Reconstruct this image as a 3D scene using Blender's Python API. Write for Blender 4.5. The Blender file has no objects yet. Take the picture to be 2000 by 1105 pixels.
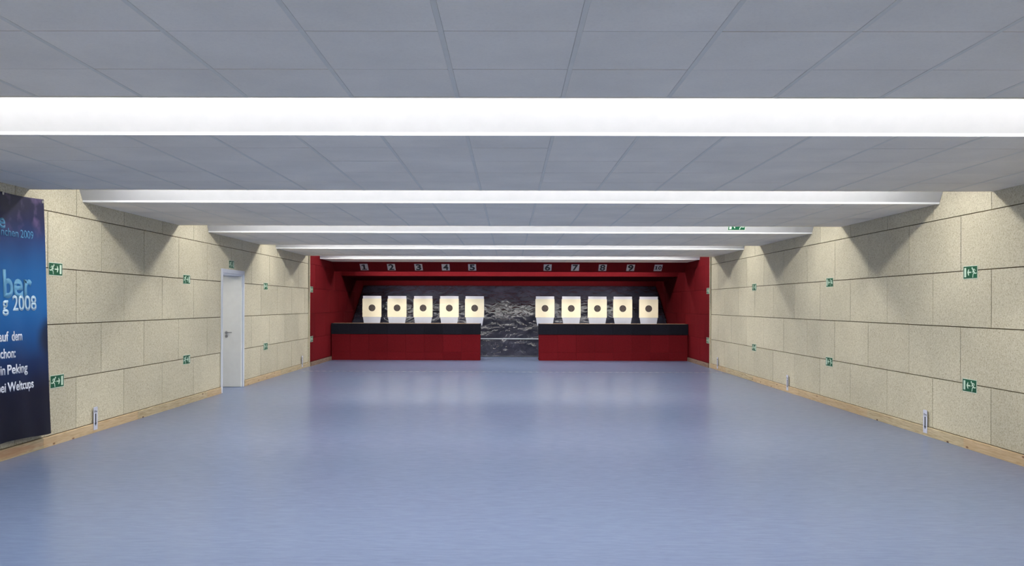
import bpy, bmesh, math, random
from mathutils import Matrix, Vector, noise
random.seed(7)
sc = bpy.context.scene
COL = sc.collection
PI = math.pi

# ------------------------------------------------------------------ camera
cd = bpy.data.cameras.new('camera')
cam = bpy.data.objects.new('camera', cd); COL.objects.link(cam)
cd.sensor_width = 36.0; cd.lens = 1671.0 / 2000.0 * 36.0
cd.shift_x = 0.00775; cd.shift_y = 0.021
cd.clip_start = 0.05; cd.clip_end = 200
cam.matrix_world = (Matrix.Translation((0, 0, 1.6)) @ Matrix.Rotation(0.0063, 4, 'Z')
                    @ Matrix.Rotation(PI / 2, 4, 'X') @ Matrix.Rotation(0.003, 4, 'Z'))
sc.camera = cam

# ------------------------------------------------------------------ world, exposure
w = bpy.data.worlds.new('world'); sc.world = w; w.use_nodes = True
w.node_tree.nodes['Background'].inputs[0].default_value = (0.5, 0.55, 0.6, 1)
w.node_tree.nodes['Background'].inputs[1].default_value = 0.02
sc.view_settings.view_transform = 'Standard'
sc.view_settings.look = 'None'
sc.view_settings.gamma = 1.0
sc.view_settings.use_curve_mapping = False
sc.view_settings.exposure = 0.0
sc.cycles.use_denoising = True
sc.cycles.max_bounces = 10
sc.cycles.diffuse_bounces = 6
sc.cycles.caustics_reflective = False
sc.cycles.caustics_refractive = False
sc.cycles.sample_clamp_indirect = 4.0

TUBE_STRENGTH = 56.0          # the strip lights in the ceiling slots
TUBE_COLOR = (1.0, 0.985, 0.955)

# ------------------------------------------------------------------ measures (metres)
W = 5.15                       # half width of the hall
WR = 5.11                      # half width between the red cladding
ZC = 2.82                      # underside of the ceiling baffles
ZT = 3.27                      # underside of the slab
YB = -6.0                      # rear wall, behind the camera
YR = 21.9                      # start of the red cladding
YE = 30.2                      # far end
NEAR = [0.92, 5.05, 9.15, 13.29, 17.63, 21.63]      # slot edge nearer the camera
FACE = [2.05, 6.17, 10.28, 14.59, 18.82, 23.02]     # foot of the white face of each slot
YEND = 24.62                   # end of the last white baffle

# ------------------------------------------------------------------ materials
def new_mat(name):
    m = bpy.data.materials.new(name); m.use_nodes = True
    nt = m.node_tree
    return m, nt, nt.nodes['Principled BSDF']

def plain(name, col, rough=0.6, metal=0.0, spec=0.5, bump=0.0, bscale=60):
    m, nt, p = new_mat(name)
    tc = nt.nodes.new('ShaderNodeTexCoord'); n = nt.nodes.new('ShaderNodeTexNoise')
    n.inputs['Scale'].default_value = 9.0; n.inputs['Detail'].default_value = 4
    nt.links.new(tc.outputs['Object'], n.inputs['Vector'])
    mx = nt.nodes.new('ShaderNodeMix'); mx.data_type = 'RGBA'
    mx.inputs[6].default_value = (*[c * 0.94 for c in col], 1)
    mx.inputs[7].default_value = (*[min(1, c * 1.05) for c in col], 1)
    nt.links.new(n.outputs['Fac'], mx.inputs[0]); nt.links.new(mx.outputs[2], p.inputs['Base Color'])
    p.inputs['Roughness'].default_value = rough; p.inputs['Metallic'].default_value = metal
    p.inputs['Specular IOR Level'].default_value = spec
    if bump:
        n2 = nt.nodes.new('ShaderNodeTexNoise'); n2.inputs['Scale'].default_value = bscale
        nt.links.new(tc.outputs['Object'], n2.inputs['Vector'])
        b = nt.nodes.new('ShaderNodeBump'); b.inputs['Strength'].default_value = bump
        b.inputs['Distance'].default_value = 0.01
        nt.links.new(n2.outputs['Fac'], b.inputs['Height']); nt.links.new(b.outputs[0], p.inputs['Normal'])
    return m

def fibre(name, lo, mid, hi, rough=0.9, scale=75.0, island=0.06, bump=0.5, spec=0.15):
    """wood-wool acoustic board: fine strands and pores"""
    m, nt, p = new_mat(name)
    L = nt.links.new
    tc = nt.nodes.new('ShaderNodeTexCoord')
    n1 = nt.nodes.new('ShaderNodeTexNoise'); n1.inputs['Scale'].default_value = scale
    n1.inputs['Detail'].default_value = 3; n1.inputs['Roughness'].default_value = 0.7
    n1.inputs['Distortion'].default_value = 0.8
    n2 = nt.nodes.new('ShaderNodeTexNoise'); n2.inputs['Scale'].default_value = 1.7
    n2.inputs['Detail'].default_value = 3
    L(tc.outputs['Object'], n1.inputs['Vector']); L(tc.outputs['Object'], n2.inputs['Vector'])
    r = nt.nodes.new('ShaderNodeValToRGB')
    e = r.color_ramp.elements
    e[0].position = 0.30; e[0].color = (*lo, 1); e[1].position = 0.70; e[1].color = (*hi, 1)
    em = r.color_ramp.elements.new(0.47); em.color = (*mid, 1)
    L(n1.outputs['Fac'], r.inputs['Fac'])
    g = nt.nodes.new('ShaderNodeNewGeometry')
    mr = nt.nodes.new('ShaderNodeMapRange'); mr.inputs[3].default_value = 1 - island; mr.inputs[4].default_value = 1 + island
    L(g.outputs['Random Per Island'], mr.inputs[0])
    mr2 = nt.nodes.new('ShaderNodeMapRange'); mr2.inputs[1].default_value = 0.3; mr2.inputs[2].default_value = 0.7
    mr2.inputs[3].default_value = 0.95; mr2.inputs[4].default_value = 1.05
    L(n2.outputs['Fac'], mr2.inputs[0])
    mm = nt.nodes.new('ShaderNodeMath'); mm.operation = 'MULTIPLY'
    L(mr.outputs[0], mm.inputs[0]); L(mr2.outputs[0], mm.inputs[1])
    sc_ = nt.nodes.new('ShaderNodeVectorMath'); sc_.operation = 'SCALE'
    L(r.outputs['Color'], sc_.inputs[0]); L(mm.outputs[0], sc_.inputs['Scale'])
    L(sc_.outputs[0], p.inputs['Base Color'])
    p.inputs['Roughness'].default_value = rough; p.inputs['Specular IOR Level'].default_value = spec
    b = nt.nodes.new('ShaderNodeBump'); b.inputs['Strength'].default_value = bump; b.inputs['Distance'].default_value = 0.004
    L(n1.outputs['Fac'], b.inputs['Height']); L(b.outputs[0], p.inputs['Normal'])
    return m

def wood(name, a, b_, along='Y', red=True):
    m, nt, p = new_mat(name); L = nt.links.new
    tc = nt.nodes.new('ShaderNodeTexCoord')
    mp = nt.nodes.new('ShaderNodeMapping'); mp.inputs['Scale'].default_value = (14, 0.9, 14)
    L(tc.outputs['Object'], mp.inputs['Vector'])
    n = nt.nodes.new('ShaderNodeTexNoise'); n.inputs['Scale'].default_value = 3.2
    n.inputs['Detail'].default_value = 5; n.inputs['Distortion'].default_value = 1.4
    L(mp.outputs[0], n.inputs['Vector'])
    r = nt.nodes.new('ShaderNodeValToRGB')
    r.color_ramp.elements[0].position = 0.33; r.color_ramp.elements[0].color = (*a, 1)
    r.color_ramp.elements[1].position = 0.62; r.color_ramp.elements[1].color = (*b_, 1)
    L(n.outputs['Fac'], r.inputs['Fac'])
    # knots
    v = nt.nodes.new('ShaderNodeTexVoronoi'); v.inputs['Scale'].default_value = 1.0; v.voronoi_dimensions = '2D'
    sx = nt.nodes.new('ShaderNodeSeparateXYZ'); cx_ = nt.nodes.new('ShaderNodeCombineXYZ')
    L(tc.outputs['Object'], sx.inputs[0])
    for o_, i_, kk in (('Y', 0, 1.7), ('Z', 1, 4.0)):
        q = nt.nodes.new('ShaderNodeMath'); q.operation = 'MULTIPLY'; q.inputs[1].default_value = kk
        L(sx.outputs[o_], q.inputs[0]); L(q.outputs[0], cx_.inputs[i_])
    L(cx_.outputs[0], v.inputs['Vector'])
    k = nt.nodes.new('ShaderNodeMapRange'); k.inputs[1].default_value = 0.03; k.inputs[2].default_value = 0.06
    k.inputs[3].default_value = 1.0; k.inputs[4].default_value = 0.0
    L(v.outputs['Distance'], k.inputs[0])
    mx = nt.nodes.new('ShaderNodeMix'); mx.data_type = 'RGBA'
    L(k.outputs[0], mx.inputs[0]); L(r.outputs['Color'], mx.inputs[6]); mx.inputs[7].default_value = (0.09, 0.035, 0.015, 1)
    out = mx.outputs[2]
    if red:   # resin-red streaks and boards of a warmer tone
        mp2 = nt.nodes.new('ShaderNodeMapping'); mp2.inputs['Scale'].default_value = (6, 0.55, 9)
        L(tc.outputs['Object'], mp2.inputs['Vector'])
        n2 = nt.nodes.new('ShaderNodeTexNoise'); n2.inputs['Scale'].default_value = 1.0; n2.inputs['Detail'].default_value = 6
        L(mp2.outputs[0], n2.inputs['Vector'])
        k2 = nt.nodes.new('ShaderNodeMapRange'); k2.inputs[1].default_value = 0.60; k2.inputs[2].default_value = 0.72
        k2.inputs[4].default_value = 0.6
        L(n2.outputs['Fac'], k2.inputs[0])
        mx2 = nt.nodes.new('ShaderNodeMix'); mx2.data_type = 'RGBA'
        L(k2.outputs[0], mx2.inputs[0]); L(out, mx2.inputs[6]); mx2.inputs[7].default_value = (0.42, 0.19, 0.09, 1)
        out = mx2.outputs[2]
    g = nt.nodes.new('ShaderNodeNewGeometry')
    if red:
        q1 = nt.nodes.new('ShaderNodeMapRange'); q1.inputs[1].default_value = 0.62; q1.inputs[2].default_value = 0.66; q1.inputs[4].default_value = 0.30
        q2 = nt.nodes.new('ShaderNodeMath'); q2.operation = 'MULTIPLY'; q2.inputs[1].default_value = 7.31
        q3 = nt.nodes.new('ShaderNodeMath'); q3.operation = 'FRACT'
        L(g.outputs['Random Per Island'], q2.inputs[0]); L(q2.outputs[0], q3.inputs[0]); L(q3.outputs[0], q1.inputs[0])
        mx3 = nt.nodes.new('ShaderNodeMix'); mx3.data_type = 'RGBA'; mx3.inputs[7].default_value = (0.50, 0.27, 0.12, 1)
        L(q1.outputs[0], mx3.inputs[0]); L(out, mx3.inputs[6]); out = mx3.outputs[2]
    mr = nt.nodes.new('ShaderNodeMapRange'); mr.inputs[3].default_value = 0.86; mr.inputs[4].default_value = 1.1
    L(g.outputs['Random Per Island'], mr.inputs[0])
    s = nt.nodes.new('ShaderNodeVectorMath'); s.operation = 'SCALE'
    L(out, s.inputs[0]); L(mr.outputs[0], s.inputs['Scale']); L(s.outputs[0], p.inputs['Base Color'])
    p.inputs['Roughness'].default_value = 0.65
    return m

def floor_mat():
    m, nt, p = new_mat('blue marbled linoleum'); L = nt.links.new
    tc = nt.nodes.new('ShaderNodeTexCoord')
    mp = nt.nodes.new('ShaderNodeMapping'); mp.inputs['Scale'].default_value = (1.4, 7.0, 1)
    L(tc.outputs['Object'], mp.inputs['Vector'])
    n = nt.nodes.new('ShaderNodeTexNoise'); n.inputs['Scale'].default_value = 4.0; n.inputs['Detail'].default_value = 7
    n.inputs['Roughness'].default_value = 0.65; n.inputs['Distortion'].default_value = 0.6
    L(mp.outputs[0], n.inputs['Vector'])
    n2 = nt.nodes.new('ShaderNodeTexNoise'); n2.inputs['Scale'].default_value = 0.45; n2.inputs['Detail'].default_value = 3
    L(tc.outputs['Object'], n2.inputs['Vector'])
    r = nt.nodes.new('ShaderNodeValToRGB'); e = r.color_ramp.elements
    e[0].position = 0.28; e[0].color = (0.135, 0.176, 0.293, 1)
    e[1].position = 0.72; e[1].color = (0.182, 0.228, 0.363, 1)
    x = r.color_ramp.elements.new(0.5); x.color = (0.157, 0.200, 0.328, 1)
    L(n.outputs['Fac'], r.inputs['Fac'])
    r2 = nt.nodes.new('ShaderNodeMapRange'); r2.inputs[1].default_value = 0.3; r2.inputs[2].default_value = 0.7
    r2.inputs[3].default_value = 0.0; r2.inputs[4].default_value = 0.35
    L(n2.outputs['Fac'], r2.inputs[0])
    mx = nt.nodes.new('ShaderNodeMix'); mx.data_type = 'RGBA'
    L(r2.outputs[0], mx.inputs[0]); L(r.outputs['Color'], mx.inputs[6]); mx.inputs[7].default_value = (0.150, 0.213, 0.328, 1)
    L(mx.outputs[2], p.inputs['Base Color'])
    p.inputs['Roughness'].default_value = 0.26; p.inputs['Specular IOR Level'].default_value = 0.25
    mp3 = nt.nodes.new('ShaderNodeMapping'); mp3.inputs['Scale'].default_value = (1.0, 1.0, 1)
    b = nt.nodes.new('ShaderNodeBump'); b.inputs['Strength'].default_value = 0.05; b.inputs['Distance'].default_value = 0.004
    L(n.outputs['Fac'], b.inputs['Height']); L(b.outputs[0], p.inputs['Normal'])
    return m

def curtain_mat():
    m, nt, p = new_mat('black rubber sheet'); L = nt.links.new
    tc = nt.nodes.new('ShaderNodeTexCoord')
    mp = nt.nodes.new('ShaderNodeMapping'); mp.inputs['Scale'].default_value = (1, 0.8, 1.3)
    L(tc.outputs['Object'], mp.inputs['Vector'])
    n = nt.nodes.new('ShaderNodeTexNoise'); n.inputs['Scale'].default_value = 2.2; n.inputs['Detail'].default_value = 6
    n.inputs['Roughness'].default_value = 0.6; n.inputs['Distortion'].default_value = 0.5
    L(mp.outputs[0], n.inputs['Vector'])
    r = nt.nodes.new('ShaderNodeValToRGB'); e = r.color_ramp.elements
    e[0].position = 0.38; e[0].color = (0.026, 0.028, 0.044, 1)
    e[1].position = 0.72; e[1].color = (0.052, 0.055, 0.080, 1)
    L(n.outputs['Fac'], r.inputs['Fac']); L(r.outputs['Color'], p.inputs['Base Color'])
    p.inputs['Roughness'].default_value = 0.21; p.inputs['Specular IOR Level'].default_value = 0.42
    n2 = nt.nodes.new('ShaderNodeTexNoise'); n2.inputs['Scale'].default_value = 2.6; n2.inputs['Detail'].default_value = 3
    n2.inputs['Roughness'].default_value = 0.45; n2.inputs['Distortion'].default_value = 1.6
    L(mp.outputs[0], n2.inputs['Vector'])
    b = nt.nodes.new('ShaderNodeBump'); b.inputs['Strength'].default_value = 0.5; b.inputs['Distance'].default_value = 0.10
    L(n2.outputs['Fac'], b.inputs['Height']); L(b.outputs[0], p.inputs['Normal'])
    return m

def banner_mat():
    """printed sheet: navy cloud at the top, bright blue middle, near-black foot"""
    m, nt, p = new_mat('printed banner cloth'); L = nt.links.new
    tc = nt.nodes.new('ShaderNodeTexCoord')
    sp = nt.nodes.new('ShaderNodeSeparateXYZ'); L(tc.outputs['Object'], sp.inputs[0])
    mr = nt.nodes.new('ShaderNodeMapRange'); mr.inputs[1].default_value = 0.17; mr.inputs[2].default_value = 2.75
    L(sp.outputs['Z'], mr.inputs[0])
    n = nt.nodes.new('ShaderNodeTexNoise'); n.inputs['Scale'].default_value = 1.6; n.inputs['Detail'].default_value = 4
    L(tc.outputs['Object'], n.inputs['Vector'])
    ad = nt.nodes.new('ShaderNodeMath'); ad.operation = 'MULTIPLY_ADD'; ad.inputs[1].default_value = 0.10
    L(n.outputs['Fac'], ad.inputs[0]); L(mr.outputs[0], ad.inputs[2])
    r = nt.nodes.new('ShaderNodeValToRGB'); e = r.color_ramp.elements
    e[0].position = 0.05; e[0].color = (0.004, 0.004, 0.011, 1)
    e[1].position = 1.0; e[1].color = (0.016, 0.016, 0.045, 1)
    for pos, c in ((0.24, (0.004, 0.005, 0.018)), (0.38, (0.006, 0.022, 0.085)), (0.48, (0.009, 0.075, 0.24)),
                   (0.60, (0.013, 0.125, 0.36)), (0.74, (0.013, 0.105, 0.30)), (0.86, (0.018, 0.045, 0.145)),
                   (0.94, (0.016, 0.020, 0.065))):
        x = r.color_ramp.elements.new(pos); x.color = (*c, 1)
    L(ad.outputs[0], r.inputs['Fac'])
    # dark rounded patch at the right border
    vm = nt.nodes.new('ShaderNodeMapping'); vm.inputs['Location'].default_value = (0, -9.50 * 2.6, -1.22 * 3.4)
    vm.inputs['Scale'].default_value = (0, 2.6, 3.4)
    L(tc.outputs['Object'], vm.inputs['Vector'])
    ln = nt.nodes.new('ShaderNodeVectorMath'); ln.operation = 'LENGTH'; L(vm.outputs[0], ln.inputs[0])
    k = nt.nodes.new('ShaderNodeMapRange'); k.interpolation_type = 'SMOOTHSTEP'
    k.inputs[1].default_value = 0.45; k.inputs[2].default_value = 1.0; k.inputs[3].default_value = 0.9; k.inputs[4].default_value = 0
    L(ln.outputs['Value'], k.inputs[0])
    mx = nt.nodes.new('ShaderNodeMix'); mx.data_type = 'RGBA'
    L(k.outputs[0], mx.inputs[0]); L(r.outputs['Color'], mx.inputs[6]); mx.inputs[7].default_value = (0.010, 0.012, 0.030, 1)
    # violet wisps near the top
    n2 = nt.nodes.new('ShaderNodeTexNoise'); n2.inputs['Scale'].default_value = 4.5; n2.inputs['Detail'].default_value = 5
    L(tc.outputs['Object'], n2.inputs['Vector'])
    a1 = nt.nodes.new('ShaderNodeMapRange'); a1.inputs[1].default_value = 0.52; a1.inputs[2].default_value = 0.75
    L(n2.outputs['Fac'], a1.inputs[0])
    a2 = nt.nodes.new('ShaderNodeMapRange'); a2.inputs[1].default_value = 2.2; a2.inputs[2].default_value = 2.5
    L(sp.outputs['Z'], a2.inputs[0])
    a3 = nt.nodes.new('ShaderNodeMath'); a3.operation = 'MULTIPLY'; L(a1.outputs[0], a3.inputs[0]); L(a2.outputs[0], a3.inputs[1])
    mx2 = nt.nodes.new('ShaderNodeMix'); mx2.data_type = 'RGBA'
    L(a3.outputs[0], mx2.inputs[0]); L(mx.outputs[2], mx2.inputs[6]); mx2.inputs[7].default_value = (0.14, 0.10, 0.20, 1)
    L(mx2.outputs[2], p.inputs['Base Color'])
    p.inputs['Roughness'].default_value = 0.40; p.inputs['Specular IOR Level'].default_value = 0.2
    return m

def tape_mat():
    m, nt, p = new_mat('hazard stripes'); L = nt.links.new
    tc = nt.nodes.new('ShaderNodeTexCoord'); sp = nt.nodes.new('ShaderNodeSeparateXYZ'); L(tc.outputs['Object'], sp.inputs[0])
    ad = nt.nodes.new('ShaderNodeMath'); ad.operation = 'ADD'; L(sp.outputs['X'], ad.inputs[0]); L(sp.outputs['Y'], ad.inputs[1])
    mu = nt.nodes.new('ShaderNodeMath'); mu.operation = 'MULTIPLY'; mu.inputs[1].default_value = 1 / 0.158; L(ad.outputs[0], mu.inputs[0])
    fr = nt.nodes.new('ShaderNodeMath'); fr.operation = 'FRACT'; L(mu.outputs[0], fr.inputs[0])
    gt = nt.nodes.new('ShaderNodeMath'); gt.operation = 'GREATER_THAN'; gt.inputs[1].default_value = 0.5; L(fr.outputs[0], gt.inputs[0])
    mx = nt.nodes.new('ShaderNodeMix'); mx.data_type = 'RGBA'; L(gt.outputs[0], mx.inputs[0])
    mx.inputs[6].default_value = (0.11, 0.14, 0.22, 1); mx.inputs[7].default_value = (0.33, 0.35, 0.36, 1)
    L(mx.outputs[2], p.inputs['Base Color']); p.inputs['Roughness'].default_value = 0.5
    return m

def lamp_mat(k=1.0):
    m, nt, p = new_mat('fluorescent tube glow')
    nt.nodes.remove(p)
    e = nt.nodes.new('ShaderNodeEmission'); e.inputs[0].default_value = (*TUBE_COLOR, 1); e.inputs[1].default_value = TUBE_STRENGTH * k
    nt.links.new(e.outputs[0], nt.nodes['Material Output'].inputs[0])
    return m

M_FIBRE = fibre('raw wood-wool board', (0.33, 0.277, 0.178), (0.555, 0.50, 0.358), (0.70, 0.655, 0.51), scale=70)
M_JOINT = plain('brown joint', (0.16, 0.11, 0.06), 0.9)
M_RED = fibre('red painted board', (0.095, 0.0055, 0.008), (0.125, 0.0075, 0.0105), (0.15, 0.010, 0.013), rough=0.75, scale=45, island=0.10, bump=0.3, spec=0.03)
M_REDJ = plain('dark red joint', (0.05, 0.005, 0.008), 0.9)
M_BLACKP = fibre('black rubber facing', (0.008, 0.008, 0.012), (0.011, 0.011, 0.016), (0.015, 0.015, 0.021), rough=0.7, scale=50, island=0.15, bump=0.2, spec=0.06)
M_BLACKJ = plain('black joint', (0.006, 0.006, 0.008), 0.9)
M_TILE = fibre('mineral ceiling tile', (0.90, 0.81, 0.665), (0.93, 0.84, 0.69), (0.95, 0.86, 0.71), scale=60, island=0.015, bump=0.1, spec=0.2)
M_RAIL = plain('grey ceiling rail', (0.82, 0.76, 0.63), 0.6, spec=0.2)
M_GAP = plain('ceiling gap', (0.12, 0.12, 0.13), 0.9)
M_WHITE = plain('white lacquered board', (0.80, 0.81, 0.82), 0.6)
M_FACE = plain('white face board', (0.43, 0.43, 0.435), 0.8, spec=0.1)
M_SLAB = plain('white painted slab', (0.72, 0.72, 0.72), 0.9)
M_FLOOR = floor_mat()
M_WOOD = wood('pine skirting', (0.43, 0.325, 0.18), (0.62, 0.51, 0.32))
M_WOOD2 = wood('brown skirting', (0.14, 0.085, 0.055), (0.27, 0.18, 0.13), red=False)
M_PLY = plain('plywood top', (0.42, 0.27, 0.15), 0.6)
M_CURT = curtain_mat()
M_FRAME = plain('light grey frame paint', (0.66, 0.69, 0.75), 0.4)
M_LEAF = plain('pale grey door paint', (0.80, 0.79, 0.72), 0.5)
M_STEEL = plain('brushed steel', (0.45, 0.44, 0.42), 0.3, 1.0)
M_RAILM = plain('pale metal rail', (0.60, 0.66, 0.70), 0.45)
M_SIGNW = plain('pale sign border', (0.68, 0.76, 0.62), 0.5)
M_GREEN = plain('sign green', (0.003, 0.088, 0.034), 0.45)
M_PICT = plain('pale pictogram', (0.66, 0.80, 0.64), 0.5)
M_PAPER = plain('white plastic plate', (0.62, 0.63, 0.72), 0.6)
M_NUMP = plain('silver number plate', (0.50, 0.51, 0.53), 0.5)
M_INK = plain('black ink', (0.008, 0.009, 0.016), 0.6)
M_CARD = plain('cream target card', (0.86, 0.80, 0.60), 0.8)
M_BULL = plain('brown black bullseye', (0.035, 0.024, 0.020), 0.7)
M_RING = plain('ring print', (0.13, 0.11, 0.10), 0.7)
M_RING2 = plain('faint ring print', (0.62, 0.56, 0.40), 0.8)
M_BOARD = plain('white target board', (0.78, 0.79, 0.84), 0.7)
M_BOARD2 = plain('pale grey target apron', (0.50, 0.53, 0.61), 0.7)
M_BANNER = banner_mat()
M_TXT1 = plain('muted blue print', (0.085, 0.26, 0.42), 0.4, spec=0.15)
M_TXT2 = plain('light blue print', (0.15, 0.38, 0.58), 0.4, spec=0.15)
M_TXT3 = plain('white blue print', (0.50, 0.68, 0.80), 0.4)
M_TXT4 = plain('white print', (0.74, 0.77, 0.85), 0.4)
M_TAPE = tape_mat()
M_LAMP = lamp_mat(); M_LOBBY = lamp_mat(1.3)
M_HOUSE = plain('white lamp housing', (0.75, 0.75, 0.75), 0.5)

# ------------------------------------------------------------------ helpers
def box(bm, x0, x1, y0, y1, z0, z1, mi=0):
    v = [bm.verts.new((x, y, z)) for x in (x0, x1) for y in (y0, y1) for z in (z0, z1)]
    for q in ((0, 1, 3, 2), (4, 6, 7, 5), (0, 4, 5, 1), (2, 3, 7, 6), (0, 2, 6, 4), (1, 5, 7, 3)):
        f = bm.faces.new([v[i] for i in q]); f.material_index = mi

def prism(bm, pts, axis, a, b, mi=0):
    """extrude a closed 2-D outline along an axis from a to b"""
    def mk(p, t):
        return {'X': (t, p[0], p[1]), 'Y': (p[0], t, p[1]), 'Z': (p[0], p[1], t)}[axis]
    A = [bm.verts.new(mk(p, a)) for p in pts]; B = [bm.verts.new(mk(p, b)) for p in pts]
    n = len(pts)
    fs = [bm.faces.new(A), bm.faces.new(list(reversed(B)))]
    for i in range(n):
        fs.append(bm.faces.new((A[i], B[i], B[(i + 1) % n], A[(i + 1) % n])))
    for f in fs: f.material_index = mi

def cyl(bm, p0, p1, r, seg=12, mi=0):
    p0 = Vector(p0); p1 = Vector(p1); d = (p1 - p0).normalized()
    u = d.orthogonal().normalized(); v = d.cross(u)
    A = [bm.verts.new(p0 + r * (math.cos(2 * PI * i / seg) * u + math.sin(2 * PI * i / seg) * v)) for i in range(seg)]
    B = [bm.verts.new(p1 + r * (math.cos(2 * PI * i / seg) * u + math.sin(2 * PI * i / seg) * v)) for i in range(seg)]
    bm.faces.new(list(reversed(A))).material_index = mi; bm.faces.new(B).material_index = mi
    for i in range(seg):
        f = bm.faces.new((A[i], A[(i + 1) % seg], B[(i + 1) % seg], B[i])); f.material_index = mi

def disc(bm, cx, cy, z0, z1, r, seg=40, r_in=0.0):
    if r_in <= 0:
        prism(bm, [(cx + r * math.cos(2 * PI * i / seg), cy + r * math.sin(2 * PI * i / seg)) for i in range(seg)], 'Z', z0, z1)
        return
    ring = []
    for i in range(seg):
        a = 2 * PI * i / seg; c, s = math.cos(a), math.sin(a)
        ring.append([bm.verts.new((cx + rr * c, cy + rr * s, zz)) for rr, zz in ((r, z0), (r, z1), (r_in, z1), (r_in, z0))])
    for i in range(seg):
        A, B = ring[i], ring[(i + 1) % seg]
        for k in range(4):
            bm.faces.new((A[k], B[k], B[(k + 1) % 4], A[(k + 1) % 4]))

def stroke(bm, pts, wd, z0, z1, seg=12):
    """thick rounded line in the XY plane"""
    for i, (a, b) in enumerate(zip(pts[:-1], pts[1:])):
        a = Vector(a); b = Vector(b); d = (b - a).normalized(); n = Vector((-d.y, d.x)) * wd / 2
        base = math.atan2(n.y, n.x)
        out = [(b.x + wd / 2 * math.cos(base - PI * k / seg), b.y + wd / 2 * math.sin(base - PI * k / seg)) for k in range(seg + 1)]
        out += [(a.x + wd / 2 * math.cos(base + PI - PI * k / seg), a.y + wd / 2 * math.sin(base + PI - PI * k / seg)) for k in range(seg + 1)]
        prism(bm, out, 'Z', z0, z1 + i * 0.00004)

def obj(name, bm, mats, parent=None, smooth=False, bevel=0.0):
    bmesh.ops.recalc_face_normals(bm, faces=bm.faces[:])
    me = bpy.data.meshes.new(name); bm.to_mesh(me); bm.free()
    for m in (mats if isinstance(mats, (list, tuple)) else [mats]): me.materials.append(m)
    if smooth:
        for p in me.polygons: p.use_smooth = True
    o = bpy.data.objects.new(name, me); COL.objects.link(o)
    if parent: o.parent = parent
    if bevel:
        b = o.modifiers.new('bevel', 'BEVEL'); b.width = bevel; b.segments = 2; b.limit_method = 'ANGLE'
    return o

def tag(o, label, cat, group=None):
    o['label'] = label; o['category'] = cat
    if group: o['group'] = group
    return o

def struct(o):
    o['kind'] = 'structure'; return o

def thing(name, label, cat, loc=(0, 0, 0), group=None):
    o = bpy.data.objects.new(name, None); COL.objects.link(o); o.location = loc
    o.empty_display_size = 0.1
    return tag(o, label, cat, group)

def copy_tree(o, parent=None):
    c = o.copy(); COL.objects.link(c)
    if parent is not None: c.parent = parent
    for ch in [k for k in bpy.data.objects if k.parent == o]:
        copy_tree(ch, c)
    return c

def text_mesh(body, size, weight=0.0, align='LEFT', depth=0.0006):
    cu = bpy.data.curves.new('t', 'FONT'); cu.body = body; cu.size = size
    cu.align_x = align; cu.align_y = 'BOTTOM_BASELINE'; cu.extrude = depth; cu.offset = weight
    cu.resolution_u = 6
    t = bpy.data.objects.new('t', cu); COL.objects.link(t)
    dg = bpy.context.evaluated_depsgraph_get(); dg.update()
    me = bpy.data.meshes.new_from_object(t.evaluated_get(dg))
    bpy.data.objects.remove(t); bpy.data.curves.remove(cu)
    return me

def text_obj(name, body, height, mat, parent=None, weight=0.0, width=None, align='LEFT', M=None, depth=0.0006):
    """height = height of the tallest glyph above the baseline; width = wanted total width"""
    me = text_mesh(body, 1.0, weight, align, 0.0)
    xs = [v.co.x for v in me.vertices]
    cap = text_mesh('H', 1.0, 0.0, align, 0.0); ch = max(v.co.y for v in cap.vertices); bpy.data.meshes.remove(cap)
    s = height / ch; sx = s if width is None else width / (max(xs) - min(xs))
    x0 = min(xs) if align == 'LEFT' else (max(xs) if align == 'RIGHT' else (max(xs) + min(xs)) / 2)
    bm = bmesh.new(); bm.from_mesh(me); bpy.data.meshes.remove(me)
    for v in bm.verts: v.co = Vector(((v.co.x - x0) * sx, v.co.y * s, 0))
    r = bmesh.ops.extrude_face_region(bm, geom=bm.faces[:])
    for g in r['geom']:
        if isinstance(g, bmesh.types.BMVert): g.co.z += depth
    if M is not None: bm.transform(M)
    bmesh.ops.recalc_face_normals(bm, faces=bm.faces[:])
    me = bpy.data.meshes.new(name); bm.to_mesh(me); bm.free(); me.materials.append(mat)
    o = bpy.data.objects.new(name, me); COL.objects.link(o)
    if parent: o.parent = parent
    return o

# frames of reference for things fixed to a wall: local x = reading direction, y = up, z = out of the wall
def wall_frame(side, y, z, off=0.0):
    if side < 0:   # left wall, faces +X, reads towards +Y
        R = Matrix(((0, 0, 1), (1, 0, 0), (0, 1, 0)))
        p = Vector((-W + off, y, z))
    else:          # right wall, faces -X, reads towards -Y
        R = Matrix(((0, 0, -1), (-1, 0, 0), (0, 1, 0)))
        p = Vector((W - off, y, z))
    return Matrix.Translation(p) @ R.to_4x4()

# ------------------------------------------------------------------ floor
bm = bmesh.new()
box(bm, -W, W, YB, YE, -0.12, 0.0)
box(bm, -7.6, -W - 0.0005, 15.0, 17.6, -0.12, 0.0)
struct(obj('floor', bm, M_FLOOR))

# ------------------------------------------------------------------ side walls of wood-wool boards
ROWS = [0.0, 0.725, 1.36, 1.995, 2.63, ZT]
DOOR = (15.30, 16.47, 2.155)          # clear hole in the left wall: y0, y1, top

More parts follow.
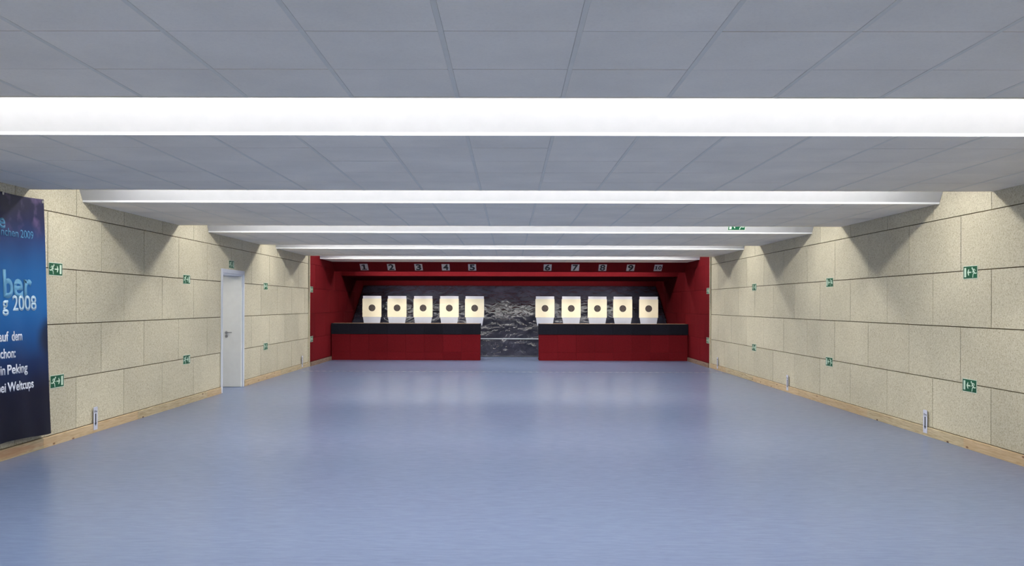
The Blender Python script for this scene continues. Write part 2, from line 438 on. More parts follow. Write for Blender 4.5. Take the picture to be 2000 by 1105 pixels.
def board_wall(side, y0, y1, x, phases, mats, name, hole=None, gap=0.011, pitch=1.26, jit=0.002):
    bm = bmesh.new()
    th = 0.05
    for r in range(5):
        z0, z1 = (ROWS[r] + gap / 2 if r else 0.119), ROWS[r + 1] - gap / 2
        ph = phases[(r + 1) % 2]      # rows 1,3 use phases[0]; rows 0,2,4 use phases[1]
        k = math.floor((y0 - ph) / pitch) - 1
        while True:
            a = ph + k * pitch + gap / 2; b = ph + (k + 1) * pitch - gap / 2; k += 1
            if b < y0: continue
            if a > y1: break
            a = max(a, y0); b = min(b, y1)
            if b - a < 0.012: continue
            j = random.uniform(0, jit)
            pieces = [(a, b, z0, z1)]
            if hole and b > hole[0] and a < hole[1] and z0 < hole[2]:
                pieces = []
                if a < hole[0]: pieces.append((a, hole[0], z0, z1))
                if b > hole[1]: pieces.append((hole[1], b, z0, z1))
                if z1 > hole[2]: pieces.append((max(a, hole[0]), min(b, hole[1]), hole[2], z1))
            for (p, q, u, v) in pieces:
                xf = side * (x + j)
                box(bm, *sorted((xf, side * (x + th))), p, q, u, v, 0)
    # wall behind the boards
    xa, xb = sorted((side * (x + 0.030), side * (x + 0.30)))
    if hole:
        box(bm, xa, xb, y0, hole[0], 0, ZT, 1); box(bm, xa, xb, hole[1], y1, 0, ZT, 1)
        box(bm, xa, xb, hole[0], hole[1], hole[2], ZT, 1)
    else:
        box(bm, xa, xb, y0, y1, 0, ZT, 1)
    return struct(obj(name, bm, mats))

board_wall(-1, YB, YR, W, (9.507, 10.14), [M_FIBRE, M_JOINT], 'wall_left', hole=DOOR)
board_wall(1, YB, YR, W, (9.80, 9.18), [M_FIBRE, M_JOINT], 'wall_right')
board_wall(-1, YR, YE, WR, (22.5, 23.1), [M_RED, M_REDJ], 'wall_left_red', gap=0.005)
board_wall(1, YR, YE, WR, (22.4, 23.0), [M_RED, M_REDJ], 'wall_right_red', gap=0.005)
bm = bmesh.new(); box(bm, -W - 0.3, W + 0.3, YB - 0.2, YB, -0.12, ZT + 0.2); struct(obj('wall_rear', bm, M_FIBRE))
bm = bmesh.new(); box(bm, -W - 0.3, W + 0.3, YE, YE + 0.2, -0.12, ZT + 0.2); struct(obj('wall_far', bm, M_REDJ))
# pale edging strips where the raw boards end
for s, nm in ((-1, 'trim_1'), (1, 'trim_2')):
    bm = bmesh.new(); box(bm, *sorted((s * (W + 0.001), s * (WR - 0.0))), YR - 0.045, YR - 0.001, 0.0, 2.98)
    struct(obj(nm, bm, M_FIBRE))

# ------------------------------------------------------------------ skirting boards
def skirting(side, segs, x, mat, name, h=0.112, t=0.022):
    bm = bmesh.new()
    for a, b in segs:
        c = a
        while c < b - 0.01:
            d = min(b, c + random.uniform(2.2, 3.4))
            if b - d < 0.5: d = b
            pts = [(side * (x - 0.0005), 0.0005), (side * (x - t), 0.0005), (side * (x - t), h - 0.006), (side * (x - t + 0.006), h), (side * (x - 0.0005), h)]
            prism(bm, pts, 'Y', c + 0.001, d - 0.001)
            c = d
    return struct(obj(name, bm, mat))
skirting(-1, [(YB, DOOR[0] - 0.09), (DOOR[1] + 0.09, YR - 0.045)], W, M_WOOD, 'baseboard_left')
skirting(1, [(YB, YR - 0.045)], W, M_WOOD, 'baseboard_right')
skirting(-1, [(YR - 0.0, 24.45)], WR, M_WOOD2, 'baseboard_left_far', h=0.105, t=0.03)
skirting(1, [(YR - 0.0, 24.45)], WR, M_WOOD2, 'baseboard_right_far', h=0.105, t=0.03)

# ------------------------------------------------------------------ door on the left
dr = bpy.data.objects.new('door_1', None); COL.objects.link(dr); dr.location = (-W, DOOR[0], 0); struct(dr)
def door_part(name, bm, mat, parent=dr, bevel=0.0):
    bm.transform(Matrix.Translation((W, -DOOR[0], 0)))
    return obj(name, bm, mat, parent, bevel=bevel)
bm = bmesh.new()
c = 0.075
y0, y1, zt = DOOR
for (a, b, u, v) in ((y0 - c, y0, 0, zt + c), (y1, y1 + c, 0, zt + c), (y0, y1, zt, zt + c)):
    box(bm, -W + 0.001, -W + 0.018, a, b, u, v)              # casing on the room side
box(bm, -W - 0.31, -W + 0.001, y0 - 0.0, y0 + 0.03, 0, zt)       # linings
box(bm, -W - 0.31, -W + 0.001, y1 - 0.03, y1 - 0.0, 0, zt)
box(bm, -W - 0.31, -W + 0.001, y0 + 0.03, y1 - 0.03, zt - 0.03, zt)
door_part('door_frame', bm, M_FRAME, bevel=0.003)
bm = bmesh.new(); box(bm, -W - 0.50, -W - 0.004, y1 - 0.071, y1 - 0.0305, 0.006, zt - 0.035)
leaf = door_part('door_leaf', bm, M_LEAF, bevel=0.002)
bm = bmesh.new()
hx, hy, hz = -W - 0.285, y1 - 0.071, 1.05
cyl(bm, (hx, hy, hz), (hx, hy - 0.008, hz), 0.026, 20)
cyl(bm, (hx, hy - 0.008, hz), (hx, hy - 0.055, hz), 0.010, 12)
cyl(bm, (hx - 0.01, hy - 0.055, hz), (hx + 0.12, hy - 0.055, hz), 0.010, 12)
cyl(bm, (hx, hy, hz - 0.075), (hx, hy - 0.008, hz - 0.075), 0.026, 20)
h = door_part('door_handle', bm, M_STEEL, leaf)
# small lobby behind the door
bm = bmesh.new()
for b_ in ((-7.7, -7.6, 15.0, 17.6, 0, 2.6), (-7.6, -W - 0.3, 14.9, 15.0, 0, 2.6), (-7.6, -W - 0.3, 17.6, 17.7, 0, 2.6), (-7.6, -W - 0.3, 15.0, 17.6, 2.5, 2.6)):
    box(bm, *b_)
struct(obj('wall_lobby', bm, M_SLAB))

# ------------------------------------------------------------------ ceiling: slab, tiled baffles, white faces
bm = bmesh.new(); box(bm, -W - 0.3, W + 0.3, YB - 0.2, YE + 0.2, ZT, ZT + 0.15); struct(obj('ceiling', bm, M_SLAB))

def baffle(ya, yb, first, idx):
    """tiled underside between two slots, with its white upstand on the slot side"""
    bm = bmesh.new()
    pit, bar, gap = 0.622, 0.026, 0.008
    ys = [ya]; y = ya + first
    while y < yb - 0.05: ys.append(y); y += pit
    ys.append(yb)
    xs = []; k = -9
    while k <= 9:
        xs.append(0.311 + k * pit); k += 1
    xs = [-W + 0.001] + [x for x in xs if -W + 0.08 < x < W - 0.08] + [W - 0.001]
    if ya > 21: xs[0], xs[-1] = -WR + 0.001, WR - 0.001
    for i in range(len(xs) - 1):
        for j in range(len(ys) - 1):
            e = random.uniform(0, 0.0015)
            box(bm, xs[i] + bar / 2 * (i > 0), xs[i + 1] - bar / 2 * (i < len(xs) - 2),
                ys[j] + gap / 2 + (0.012 if j == 0 else 0), ys[j + 1] - gap / 2 - (0.012 if j == len(ys) - 2 else 0), ZC + e, ZC + 0.018, 0)
    for x in xs[1:-1]:
        box(bm, x - bar / 2 + 0.001, x + bar / 2 - 0.001, ya + 0.012, yb - 0.012, ZC - 0.001, ZC + 0.016, 1)
    for e0, e1 in ((ya, ya + 0.011), (yb - 0.011, yb)):
        box(bm, xs[0], xs[-1], e0, e1, ZC - 0.002, ZC + 0.02, 3 if e0 == ya else 1)
    box(bm, xs[0], xs[-1], ya, yb, ZC + 0.020, ZC + 0.05, 2)
    return struct(obj('ceiling_tiles_%s' % idx, bm, [M_TILE, M_RAIL, M_GAP, M_WHITE]))

PAN = [(YB, NEAR[0], 0.4), (FACE[0], NEAR[1], 0.53), (FACE[1], NEAR[2], 0.51), (FACE[2], NEAR[3], 0.53),
       (FACE[3], NEAR[4], 0.48), (FACE[4], NEAR[5], 0.53), (FACE[5], YEND, 0.45)]
names = ['one', 'two', 'three', 'four', 'five', 'six', 'seven']
for (a, b, f), nm in zip(PAN, names):
    baffle(a, b, f, nm)
tn = 3
for i, (n_, f_) in enumerate(zip(NEAR, FACE)):
    wx = W - 0.001 if f_ < 21 else WR - 0.001
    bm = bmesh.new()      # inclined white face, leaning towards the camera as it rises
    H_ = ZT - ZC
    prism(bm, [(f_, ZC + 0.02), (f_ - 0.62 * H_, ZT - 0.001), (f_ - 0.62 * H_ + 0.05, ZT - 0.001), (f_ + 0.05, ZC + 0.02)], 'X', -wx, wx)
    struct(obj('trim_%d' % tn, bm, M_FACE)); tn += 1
    bm = bmesh.new()      # upstand on the near side of the slot
    box(bm, -wx, wx, n_ - 0.03, n_, ZC + 0.051, ZT - 0.001)
    struct(obj('trim_%d' % tn, bm, M_WHITE)); tn += 1

# ------------------------------------------------------------------ strip lights in the slots
ORD = ['slot above the camera', 'nearest ceiling slot in view', 'second ceiling slot', 'third ceiling slot', 'fourth ceiling slot', 'fifth ceiling slot next to the red cladding']
def strip_light(y, z, x1, label, n=6, r=0.013, top=ZT - 0.002):
    t = thing('strip_light', label, 'light', (0, y, z), 'fluorescent strip lights in the ceiling slots')
    bm = bmesh.new()
    prism(bm, [(-4 * r - 0.008, 0.03), (4 * r + 0.008, 0.03), (4 * r + 0.008, 0.05), (0.02, 0.08), (-0.02, 0.08), (-4 * r - 0.008, 0.05)], 'X', -x1, x1)
    for s in range(5):
        xx = -x1 + 0.3 + s * (2 * x1 - 0.6) / 4
        box(bm, xx - 0.01, xx + 0.01, -0.01, 0.01, 0.08, top - z)
    obj('housing', bm, M_HOUSE, t)
    L_ = 2 * x1 / n
    tub = None
    for k in range(n):
        if tub is None:
            bm = bmesh.new(); hh = min(0.028, 2.2 * r); prism(bm, [(-4 * r, hh), (-4 * r, 0.0), (-2.6 * r, -r), (2.6 * r, -r), (4 * r, 0.0), (4 * r, hh)], 'X', 0.01, L_ - 0.01)
            tub = obj('diffuser', bm, M_LAMP, t); tub.location = (-x1, 0, 0); o = tub
        else:
            o = tub.copy(); COL.objects.link(o); o.parent = t; o.location = (-x1 + k * L_, 0, 0)
    return t
for i, (n_, f_) in enumerate(zip(NEAR, FACE)):
    strip_light(n_ + (0.45 if i < 5 else 0.80), ZC + 0.30, 4.60, 'white fluorescent strip light inside the ' + ORD[i])
t = thing('lobby_lamp', 'round white ceiling lamp in the lobby behind the door', 'light', (-6.5, 15.8, 2.5))
bm = bmesh.new(); cyl(bm, (0, 0, -0.03), (0, 0, -0.001), 0.16, 28); obj('housing', bm, M_HOUSE, t)
bm = bmesh.new(); cyl(bm, (0, 0, -0.05), (0, 0, -0.0305), 0.14, 28); obj('diffuser', bm, M_LOBBY, t)
strip_light(-3.2, ZC - 0.16, 4.75, 'white fluorescent strip light on the ceiling far behind the camera', top=ZC - 0.004)

# ------------------------------------------------------------------ red hood above the targets
bm = bmesh.new()
ZB = 2.55                                            # lower edge of the sloping number board
YS1 = 24.97
sl = [(YEND, ZC + 0.0), (YS1, ZB), (YS1 + 0.02, ZB + 0.02), (YEND + 0.05, ZC + 0.06)]
prism(bm, sl, 'X', -WR + 0.001, WR - 0.001)
struct(obj('trim_number_board', bm, M_RED))
bm = bmesh.new()
box(bm, -WR + 0.001, WR - 0.001, YEND + 0.05, YEND + 0.07, ZC + 0.06, ZT - 0.001)
struct(obj('trim_hood_upstand', bm, M_REDJ))
bm = bmesh.new()
prism(bm, [(26.02, 2.46), (28.45, 2.385), (28.45, 2.47), (26.05, 2.56), (26.05, ZT - 0.001), (26.02, ZT - 0.001)], 'X', -WR + 0.001, WR - 0.001)
struct(obj('trim_hood_baffle', bm, M_RED))
bm = bmesh.new()
box(bm, -WR + 0.001, WR - 0.001, 29.86, 29.92, 2.19, ZT - 0.001)
struct(obj('trim_rear_board', bm, M_RED))
strip_light(25.35, 2.83, 4.35, 'white fluorescent strip light hidden behind the sloping number board', n=5, r=0.0075)
strip_light(29.0, 2.70, 4.2, 'white fluorescent strip light hidden above the top of the black sheet', n=2, r=0.0026)

# ------------------------------------------------------------------ black sheet of the bullet trap
def curtain_y(z):   # inclined sheet, steeper towards the foot
    t = z / 2.25
    return 26.15 + 3.70 * (0.86 * t + 0.14 * t * t)
bm = bmesh.new()
NX, NZ = 300, 90
grid = []
for j in range(NZ + 1):
    row = []
    for i in range(NX + 1):
        x = -WR + 0.02 + (2 * WR - 0.04) * i / NX; z = 0.004 + 2.245 * j / NZ
        amp = 0.075 * min(1, 4 * (1 - abs(2 * j / NZ - 1)) + 0.12)
        d = noise.fractal(Vector((x * 1.1, z * 1.7, 3.1)), 0.7, 2.1, 5) * amp
        d += (1 - min(1, 5 * abs(noise.noise(Vector((x * 1.3 + 0.4 * z, z * 2.6, 9.0)))))) * amp * 0.45 * max(0, noise.noise(Vector((x * 0.8, z, 4.0))) + 0.35)
        row.append(bm.verts.new((x, curtain_y(z) - d * 0.9, max(0.004, min(2.249, z + d * 0.3)))))
    grid.append(row)
for j in range(NZ):
    for i in range(NX):
        bm.faces.new((grid[j][i], grid[j][i + 1], grid[j + 1][i + 1], grid[j + 1][i]))
cur = tag(obj('bullet_trap_sheet', bm, M_CURT, smooth=True), 'huge creased black rubber sheet sloping up behind all the targets', 'backdrop')
so = cur.modifiers.new('thickness', 'SOLIDIFY'); so.thickness = 0.01
zr = 0.53; yr = curtain_y(zr) - 0.16
rl = thing('rail', 'thin pale horizontal rail across the black sheet between the two low barriers', 'rail', (0, yr, zr))
bm = bmesh.new(); box(bm, -5.0, 5.0, -0.012, 0.012, -0.014, 0.014); obj('bar', bm, M_RAILM, rl, bevel=0.003)
for x in (-5.06, 5.06):
    bm = bmesh.new(); box(bm, x - 0.045, x + 0.045, -0.02, 0.02, -0.03, 0.03); obj('wall_bracket', bm, M_RAILM, rl, bevel=0.003)

# ------------------------------------------------------------------ low barriers in front of the targets
YBAR = 24.45
def barrier(x0, x1, label):
    t = thing('low_barrier', label, 'barrier', ((x0 + x1) / 2, YBAR, 0))
    hw = (x1 - x0) / 2
    bm = bmesh.new(); box(bm, -hw + 0.02, hw - 0.02, 0.03, 0.46, 0.002, 1.035); obj('core', bm, M_REDJ, t)
    n = 8; p = 2 * hw / n
    bm = bmesh.new()
    for k in range(n):
        for z0, z1 in ((0.002, 0.232), (0.235, 0.742)):
            e = random.uniform(0, 0.003)
            box(bm, -hw + k * p + 0.0015, -hw + (k + 1) * p - 0.0015, e, 0.03, z0, z1)
    for z0, z1 in ((0.002, 0.232), (0.235, 0.742)):
        for sx in (-1, 1):
            box(bm, *sorted((sx * hw, sx * (hw - 0.02))), 0.031, 0.46, z0, z1)
    obj('red_facing', bm, M_RED, t)
    bm = bmesh.new()
    for k in range(n):
        e = random.uniform(0, 0.003)
        box(bm, -hw + k * p + 0.0015 - 0.012 * (k == 0), -hw + (k + 1) * p - 0.0015 + 0.012 * (k == n - 1), -0.012 + e, 0.03, 0.745, 1.05)
    for sx in (-1, 1):
        box(bm, *sorted((sx * (hw + 0.012), sx * (hw - 0.02))), 0.031, 0.46, 0.745, 1.05)
    obj('black_facing', bm, [M_BLACKP], t)
    bm = bmesh.new(); box(bm, -hw + 0.021, hw - 0.021, 0.031, 0.46, 1.036, 1.052); obj('top_board', bm, M_PLY, t)
    return t
barrier(-5.085, -0.835, 'low red barrier with black top band, left of the gap, under targets 1 to 5')
barrier(0.848, 5.09, 'low red barrier with black top band, right of the gap, under targets 6 to 10')

# ------------------------------------------------------------------ targets
YT = 25.12
def make_target():
    t = thing('shooting_target', '', 'target', (0, YT, 0))
    def fr(bm, y):   # shapes drawn in XY (x right, y up, z out) -> facing the camera at depth y
        bm.transform(Matrix.Translation((0, y, 0)) @ Matrix(((1, 0, 0, 0), (0, 0, -1, 0), (0, 1, 0, 0), (0, 0, 0, 1))))
        return bm
    zc = 1.49                                  # height of the bullseye
    bm = bmesh.new(); prism(bm, [(-0.268, zc - 0.262), (0.268, zc - 0.262), (0.268, zc + 0.352), (-0.268, zc + 0.352)], 'Z', 0, 0.02)
    obj('backing_board', fr(bm, 0.012), M_BOARD, t, bevel=0.002)
    bm = bmesh.new(); prism(bm, [(-0.282, zc - 0.265), (0.276, zc - 0.265), (0.276, zc + 0.272), (-0.282, zc + 0.272)], 'Z', 0, 0.004)
    card = obj('target_card', fr(bm, -0.010), M_CARD, t)
    bm = bmesh.new(); disc(bm, 0, zc, 0, 0.001, 0.1, 48); obj('bullseye', fr(bm, -0.0145), M_BULL, card)
    bm = bmesh.new()
    for r in (0.0125, 0.025, 0.05, 0.075):
        disc(bm, 0, zc, 0, 0.0006, r + 0.0009, 48, r - 0.0009)
    obj('inner_rings', fr(bm, -0.0158), M_RING, card)
    bm = bmesh.new()
    for r in (0.125, 0.15, 0.175, 0.20, 0.225, 0.25):
        disc(bm, 0, zc, 0, 0.0006, r + 0.0009, 64, r - 0.0009)
    obj('outer_rings', fr(bm, -0.0145), M_RING2, card)
    F = Matrix.Translation((0, -0.0158, zc)) @ Matrix(((1, 0, 0, 0), (0, 0, -1, 0), (0, 1, 0, 0), (0, 0, 0, 1)))
    mnum = plain('ring numeral print', (0.22, 0.19, 0.18), 0.7)
    for num, rr in (('9', 0.037), ('8', 0.062), ('7', 0.087)):
        first = None
        for dx, dy in ((1, 0), (-1, 0), (0, 1), (0, -1)):
            if first is None:
                first = o = text_obj('ring_numeral', num, 0.017, mnum, card, weight=0.02, align='CENTER', depth=0.0005)
            else:
                o = first.copy(); COL.objects.link(o)
            o.matrix_basis = F @ Matrix.Translation((dx * rr, dy * rr - 0.0085, 0))
    bm = bmesh.new(); prism(bm, [(-0.225, 0.98), (0.222, 0.98), (0.262, zc - 0.268), (-0.266, zc - 0.268)], 'Z', 0, 0.022)
    for x in (-0.12, 0.12): box(bm, x - 0.02, x + 0.02, zc - 0.40, zc - 0.30, -0.008, 0.0)
    obj('apron', fr(bm, 0.0), M_BOARD2, t, bevel=0.002)
    bm = bmesh.new()
    for x in (-0.15, 0.15): box(bm, x - 0.02, x + 0.02, 0.012, 0.045, 0.03, zc + 0.2)
    obj('posts', bm, M_BLACKJ, t)
    bm = bmesh.new(); box(bm, -0.20, 0.16, -0.10, 0.20, 0.001, 0.03); obj('base', bm, M_BLACKJ, t, bevel=0.004)
    return t
tg = make_target()
TX = [-4.037, -3.300, -2.535, -1.766, -1.021, 1.044, 1.813, 2.580, 3.324, 4.082]
def at_depth(px):   # offset of a target from the hall's centre line at the target depth
    return px
for i in range(10):
    o = tg if i == 0 else copy_tree(tg)
    o.location = (TX[i], YT, 0)
    o['label'] = 'cream card target with black bullseye standing below number %d' % (i + 1)
    o['category'] = 'target'; o['group'] = 'row of shooting targets'

# ------------------------------------------------------------------ spotlights for the targets, up inside the last slot
def spot(x, y, z, aim, n):
    t = thing('target_spotlight', 'small white spotlight inside the last ceiling slot aimed at target %d' % n, 'light', (x, y, z), 'target spotlights')
    d = (Vector(aim) - Vector((x, y, z))).normalized()
    bm = bmesh.new(); cyl(bm, d * -0.10, d * -0.012, 0.035, 16); obj('lamp_head', bm, M_HOUSE, t)
    bm = bmesh.new(); box(bm, -0.008, 0.008, -0.06, -0.044, 0.0, ZT - 0.002 - z); obj('bracket', bm, M_HOUSE, t)
    ld = bpy.data.lights.new('spot_beam', 'SPOT'); ld.energy = SPOT_POWER; ld.spot_size = math.radians(27); ld.spot_blend = 0.5
    ld.shadow_soft_size = 0.03; ld.color = (1.0, 0.97, 0.93)
    lo = bpy.data.objects.new('spot_beam', ld); COL.objects.link(lo); lo.parent = t
    lo.rotation_euler = d.to_track_quat('-Z', 'Y').to_euler()
SPOT_POWER = 160.0
for i in range(10):
    spot(TX[i] * 0.97, 21.77, 3.0, (TX[i], YT, 1.48), i + 1)

# ------------------------------------------------------------------ number plates on the sloping board
dirv = Vector((0, YS1 - YEND, ZB - ZC)).normalized()       # down the slope
upv = -dirv
xv = Vector((1, 0, 0)); nv = xv.cross(upv)                 # outward, towards the camera and the floor
if nv.y > 0: nv = -nv
SX = [(710.3, 523.2), (763.6, 523.4), (817, 523.8), (870.2, 524.4), (922, 524.6), (1069.5, 525.2), (1123.5, 525.4), (1177, 525.9), (1231.7, 525.8), (1285.5, 525.8)]
PXN = [-4.220, -3.431, -2.640, -1.852, -1.084, 1.102, 1.902, 2.695, 3.506, 4.303]
for i, x in enumerate(PXN):
    c0 = Vector((0, YEND, ZC)) + dirv * 0.235 + nv * 0.0015; c0.x = x
    R = Matrix((xv, upv, nv)).transposed().to_4x4()
    t = thing('number_plate', 'small silver plate with black numeral %d on the dark red sloping board' % (i + 1), 'sign', c0, 'lane number plates')
    t.matrix_world = Matrix.Translation(c0) @ R
    bm = bmesh.new(); box(bm, -0.115, 0.115, -0.142, 0.142, 0, 0.002); obj('plate', bm, M_NUMP, t)
    one = lambda x, y, h: [(x - 0.30 * h, y), (x + 0.30 * h, y), (x + 0.30 * h, y + 0.16 * h), (x + 0.12 * h, y + 0.16 * h), (x + 0.12 * h, y + h),
                           (x - 0.08 * h, y + h), (x - 0.30 * h, y + 0.86 * h), (x - 0.30 * h, y + 0.72 * h), (x - 0.12 * h, y + 0.76 * h), (x - 0.12 * h, y + 0.16 * h), (x - 0.30 * h, y + 0.16 * h)]
    if i == 0:
        bm = bmesh.new(); prism(bm, one(0, -0.118, 0.235), 'Z', 0.0018, 0.003); obj('numeral', bm, M_INK, t)
    elif i < 9:
        text_obj('numeral', str(i + 1), 0.235, M_INK, t, weight=0.03, width=0.155, align='CENTER', M=Matrix.Translation((0, -0.118, 0.0024)))
    else:
        bm = bmesh.new(); prism(bm, one(-0.052, -0.075, 0.15), 'Z', 0.0018, 0.003); obj('numeral', bm, M_INK, t)
        text_obj('numeral', '0', 0.15, M_INK, t, weight=0.03, width=0.095, align='CENTER', M=Matrix.Translation((0.052, -0.075, 0.0024)))

# ------------------------------------------------------------------ exit signs
SW, SH = 0.297, 0.148
def sign_parts(t, mode):
    """mode: 'left', 'right' or 'down' is the way the arrow points"""
    fx = (lambda x: (x - 1) * SH) if mode == 'left' else (lambda x: (1 - x) * SH)
    P = lambda q: [(fx(x), (y - 0.5) * SH) for x, y in q]
    bm = bmesh.new(); box(bm, -SW / 2, SW / 2, -SH / 2, SH / 2, 0, 0.003); obj('plate', bm, M_SIGNW, t, bevel=0.0008)
    b = 0.0065
    bm = bmesh.new(); box(bm, -SW / 2 + b, SW / 2 - b, -SH / 2 + b, SH / 2 - b, 0.0028, 0.0035); obj('green_field', bm, M_GREEN, t)
    z0, z1 = 0.0034, 0.0041
    k = SH
    bm = bmesh.new()
    hx_, hy_ = P([(1.27, 0.80)])[0]
    disc(bm, hx_, hy_, z0, z1, 0.075 * k, 20)
    stroke(bm, P([(1.38, 0.69), (1.56, 0.47)]), 0.14 * k, z0, z1)
    stroke(bm, P([(1.38, 0.72), (1.62, 0.71), (1.71, 0.60)]), 0.055 * k, z0, z1 + 0.0002)
    stroke(bm, P([(1.42, 0.66), (1.42, 0.55), (1.28, 0.49)]), 0.055 * k, z0, z1 + 0.0003)
    stroke(bm, P([(1.56, 0.47), (1.66, 0.40), (1.85, 0.42)]), 0.075 * k, z0, z1 + 0.0004)
    stroke(bm, P([(1.55, 0.46), (1.40, 0.34), (1.36, 0.13)]), 0.075 * k, z0, z1 + 0.0005)
    obj('running_figure', bm, M_PICT, t)
    bm = bmesh.new()
    if mode == 'down':
        q = [(0.85, 0.84), (0.93, 0.84), (0.93, 0.40), (1.06, 0.46), (0.89, 0.16), (0.72, 0.46), (0.85, 0.40)]
    else:
        q = [(1.13, 0.545), (0.80, 0.545), (0.84, 0.74), (0.76, 0.74), (0.60, 0.5), (0.76, 0.26), (0.84, 0.26), (0.80, 0.455), (1.13, 0.455)]
    prism(bm, P(q), 'Z', z0, z1); obj('arrow', bm, M_PICT, t)
    bm = bmesh.new(); prism(bm, P([(0.17, 0.15), (0.43, 0.15), (0.43, 0.85), (0.17, 0.85)]), 'Z', z0, z1); obj('door_bar', bm, M_PICT, t)

protos = {}
def exit_sign(M, mode, label):
    if mode not in protos:
        t = thing('exit_sign', label, 'sign'); sign_parts(t, mode); protos[mode] = t
    else:
        t = copy_tree(protos[mode])
    t['label'] = label; t['group'] = 'green exit signs'; t.matrix_world = M
    return t
G = 'green exit sign with running figure'
for y, z, mode, lab in (
    (9.67, 1.985, 'right', 'upper one beside the banner on the left wall'),
    (9.71, 0.712, 'right', 'lower one beside the banner on the left wall'),
    (13.61, 1.985, 'right', 'upper one on the left wall just before the door'),
    (13.62, 0.708, 'right', 'lower one on the left wall just before the door'),
    (15.81, 2.325, 'down', 'with a downward arrow, directly above the door'),
    (18.03, 1.970, 'left', 'upper one on the left wall just past the door'),
    (18.04, 0.700, 'left', 'lower one on the left wall just past the door')):
    exit_sign(wall_frame(-1, y, z, 0.0008), mode, G + ', ' + lab)
for y, z, lab in ((22.06, 1.975, 'upper one on the left red cladding'), (22.07, 0.695, 'lower one on the left red cladding')):
    exit_sign(wall_frame(-1, y, z, W - WR + 0.0008), 'left', G + ', ' + lab)
for y, z, mode, lab in (
    (9.59, 1.975, 'left', 'nearest of the upper row on the right wall'),
    (9.60, 0.708, 'left', 'nearest of the lower row on the right wall'),
    (13.79, 1.970, 'left', 'second of the upper row on the right wall'),
    (13.80, 0.695, 'left', 'second of the lower row on the right wall'),
    (18.02, 1.980, 'right', 'third of the upper row on the right wall'),
    (18.02, 0.712, 'right', 'third of the lower row on the right wall')):
    exit_sign(wall_frame(1, y, z, 0.0008), mode, G + ', ' + lab)
for y, z, lab in ((22.06, 1.965, 'upper one on the right red cladding'), (22.06, 0.692, 'lower one on the right red cladding')):
    exit_sign(wall_frame(1, y, z, W - WR + 0.0008), 'right', G + ', ' + lab)
# one on the inclined white face of the third slot
up = Vector((0, -0.62, 1)).normalized(); nn = xv.cross(up)
cc = Vector((3.85, FACE[3], ZC + 0.02)) + up * 0.115 + nn * 0.001
exit_sign(Matrix.Translation(cc) @ Matrix((xv, up, nn)).transposed().to_4x4(), 'left', G + ', the only one up on a white ceiling face')

# ------------------------------------------------------------------ distance markers at the skirting
def marker(side, y, text, label):
    t = thing('distance_marker', label, 'sign', group='distance markers along the skirting')
    t.matrix_world = wall_frame(side, y, 0.035, 0.024)
    bm = bmesh.new(); box(bm, -0.05, 0.05, 0, 0.282, 0, 0.003); obj('plate', bm, M_PAPER, t)
    bm = bmesh.new()
    prism(bm, [(-0.014, 0.20), (-0.014, 0.085), (-0.027, 0.085), (0, 0.045), (0.027, 0.085), (0.014, 0.085), (0.014, 0.20)], 'Z', 0.0029, 0.0037)
    obj('arrow', bm, M_INK, t)
    text_obj('lettering', text, 0.028, M_INK, t, weight=0.01, width=0.072, align='CENTER', M=Matrix.Translation((0, 0.213, 0.0031)))
marker(-1, 10.57, '10m', 'white distance marker with down arrow on the left skirting near the banner')
marker(-1, 21.15, '20m', 'white distance marker with down arrow on the left skirting beside the red cladding')
marker(1, 10.57, '10m', 'white distance marker with down arrow, nearest one on the right skirting')
marker(1, 15.80, '15m', 'white distance marker with down arrow, middle one on the right skirting')
marker(1, 21.10, '20m', 'white distance marker with down arrow on the right skirting beside the red cladding')

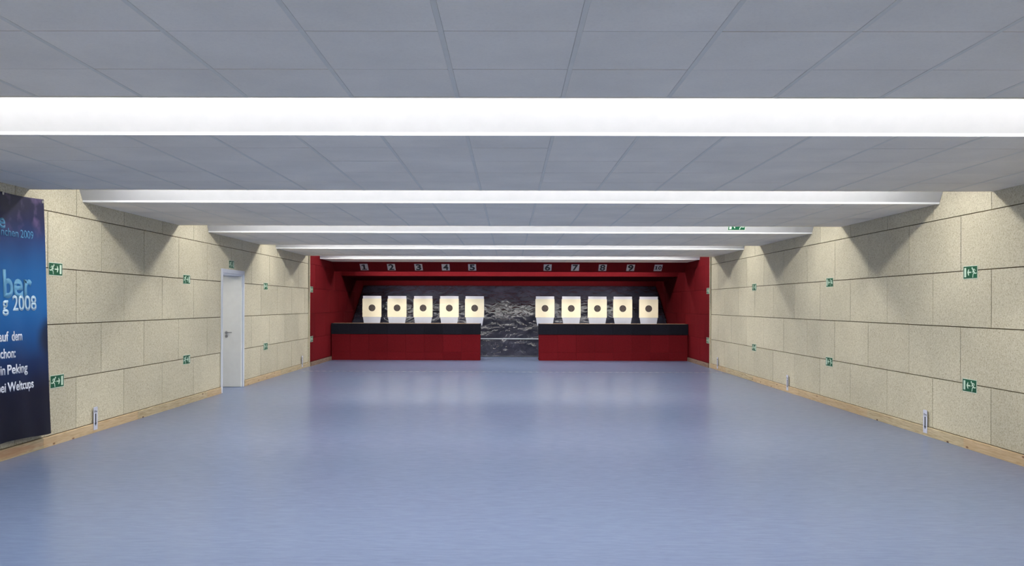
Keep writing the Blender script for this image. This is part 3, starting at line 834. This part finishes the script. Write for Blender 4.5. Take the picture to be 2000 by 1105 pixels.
# ------------------------------------------------------------------ banner on the left wall
bn = thing('banner', 'large blue printed banner with white lettering hanging on the left wall', 'banner', (0, 0, 0))
Y0, Y1, Z0, Z1 = 7.1, 9.40, 0.185, 2.742
def bx_(y, z):        # distance of the cloth from the wall
    k = (Z1 - z) / (Z1 - Z0)
    return W - 0.012 - 0.098 * k - 0.012 * k * math.sin(y * 5.1 + z) - 0.006 * k * math.sin(y * 13 + 1.5 * z)
bm = bmesh.new(); g = []
for j in range(41):
    row = []
    for i in range(61):
        z = Z0 + (Z1 - Z0) * j / 40; y = Y0 + (Y1 - Y0) * i / 60
        k = 1 - j / 40
        z += 0.020 * k * k * math.sin((y - 7) * 4.0 + 1.2) * (j < 20)
        if j == 40: z -= 0.02 * math.sin(PI * (i % 30) / 30)
        row.append(bm.verts.new((-bx_(y, z), y, z)))
    g.append(row)
for j in range(40):
    for i in range(60): bm.faces.new((g[j][i], g[j][i + 1], g[j + 1][i + 1], g[j + 1][i]))
cl = obj('cloth', bm, M_BANNER, bn, smooth=True)
bm = bmesh.new()
for y in (7.13, 7.8, 8.63, 9.365):
    cyl(bm, (-W + 0.001, y, Z1 - 0.03), (-W + 0.022, y, Z1 - 0.03), 0.017, 16)
obj('grommets', bm, M_STEEL, bn)
def btext(body, yr, zb, h, wd, mat, weight=0.0, lift=0.0):
    """right-aligned line of print, wrapped onto the cloth"""
    o = text_obj('lettering', body, h, mat, cl, weight=weight, width=wd, align='RIGHT', depth=0.0012)
    for v in o.data.vertices:
        y = yr + v.co.x; z = zb + v.co.y; d = v.co.z
        v.co = Vector((-bx_(y, z) + 0.0012 + lift + d, y, z))
btext('e', 8.655, 2.36, 0.145, 0.11, M_TXT1, 0.02)
btext('2009', 9.167, 2.285, 0.082, 0.245, M_TXT1, 0.004)
btext('nchen', 8.885, 2.285, 0.082, 0.31, M_TXT1, 0.004)
btext('ber', 9.104, 1.66, 0.27, 0.53, M_TXT2, 0.025)
btext('g', 8.645, 1.525, 0.150, 0.10, M_TXT3, 0.02, 0.0015)
btext('2008', 9.18, 1.525, 0.150, 0.455, M_TXT3, 0.02, 0.0015)
btext('auf', 8.63, 1.215, 0.095, 0.155, M_TXT4, 0.02)
btext('dem', 8.887, 1.215, 0.095, 0.204, M_TXT4, 0.02)
btext('schon:', 8.737, 1.045, 0.093, 0.285, M_TXT4, 0.02)
btext('in', 8.562, 0.880, 0.092, 0.07, M_TXT4, 0.02)
btext('Peking', 8.967, 0.880, 0.092, 0.372, M_TXT4, 0.02)
btext('bei', 8.567, 0.705, 0.090, 0.13, M_TXT4, 0.02)
btext('Weltcups', 9.072, 0.705, 0.090, 0.48, M_TXT4, 0.02)

# ------------------------------------------------------------------ striped tape across the floor
bm = bmesh.new(); box(bm, -4.95, W - 0.1, 20.30, 20.345, 0.0002, 0.0012)
tag(obj('floor_tape', bm, M_TAPE), 'thin strip of dark and pale striped tape across the blue floor before the barriers', 'tape')
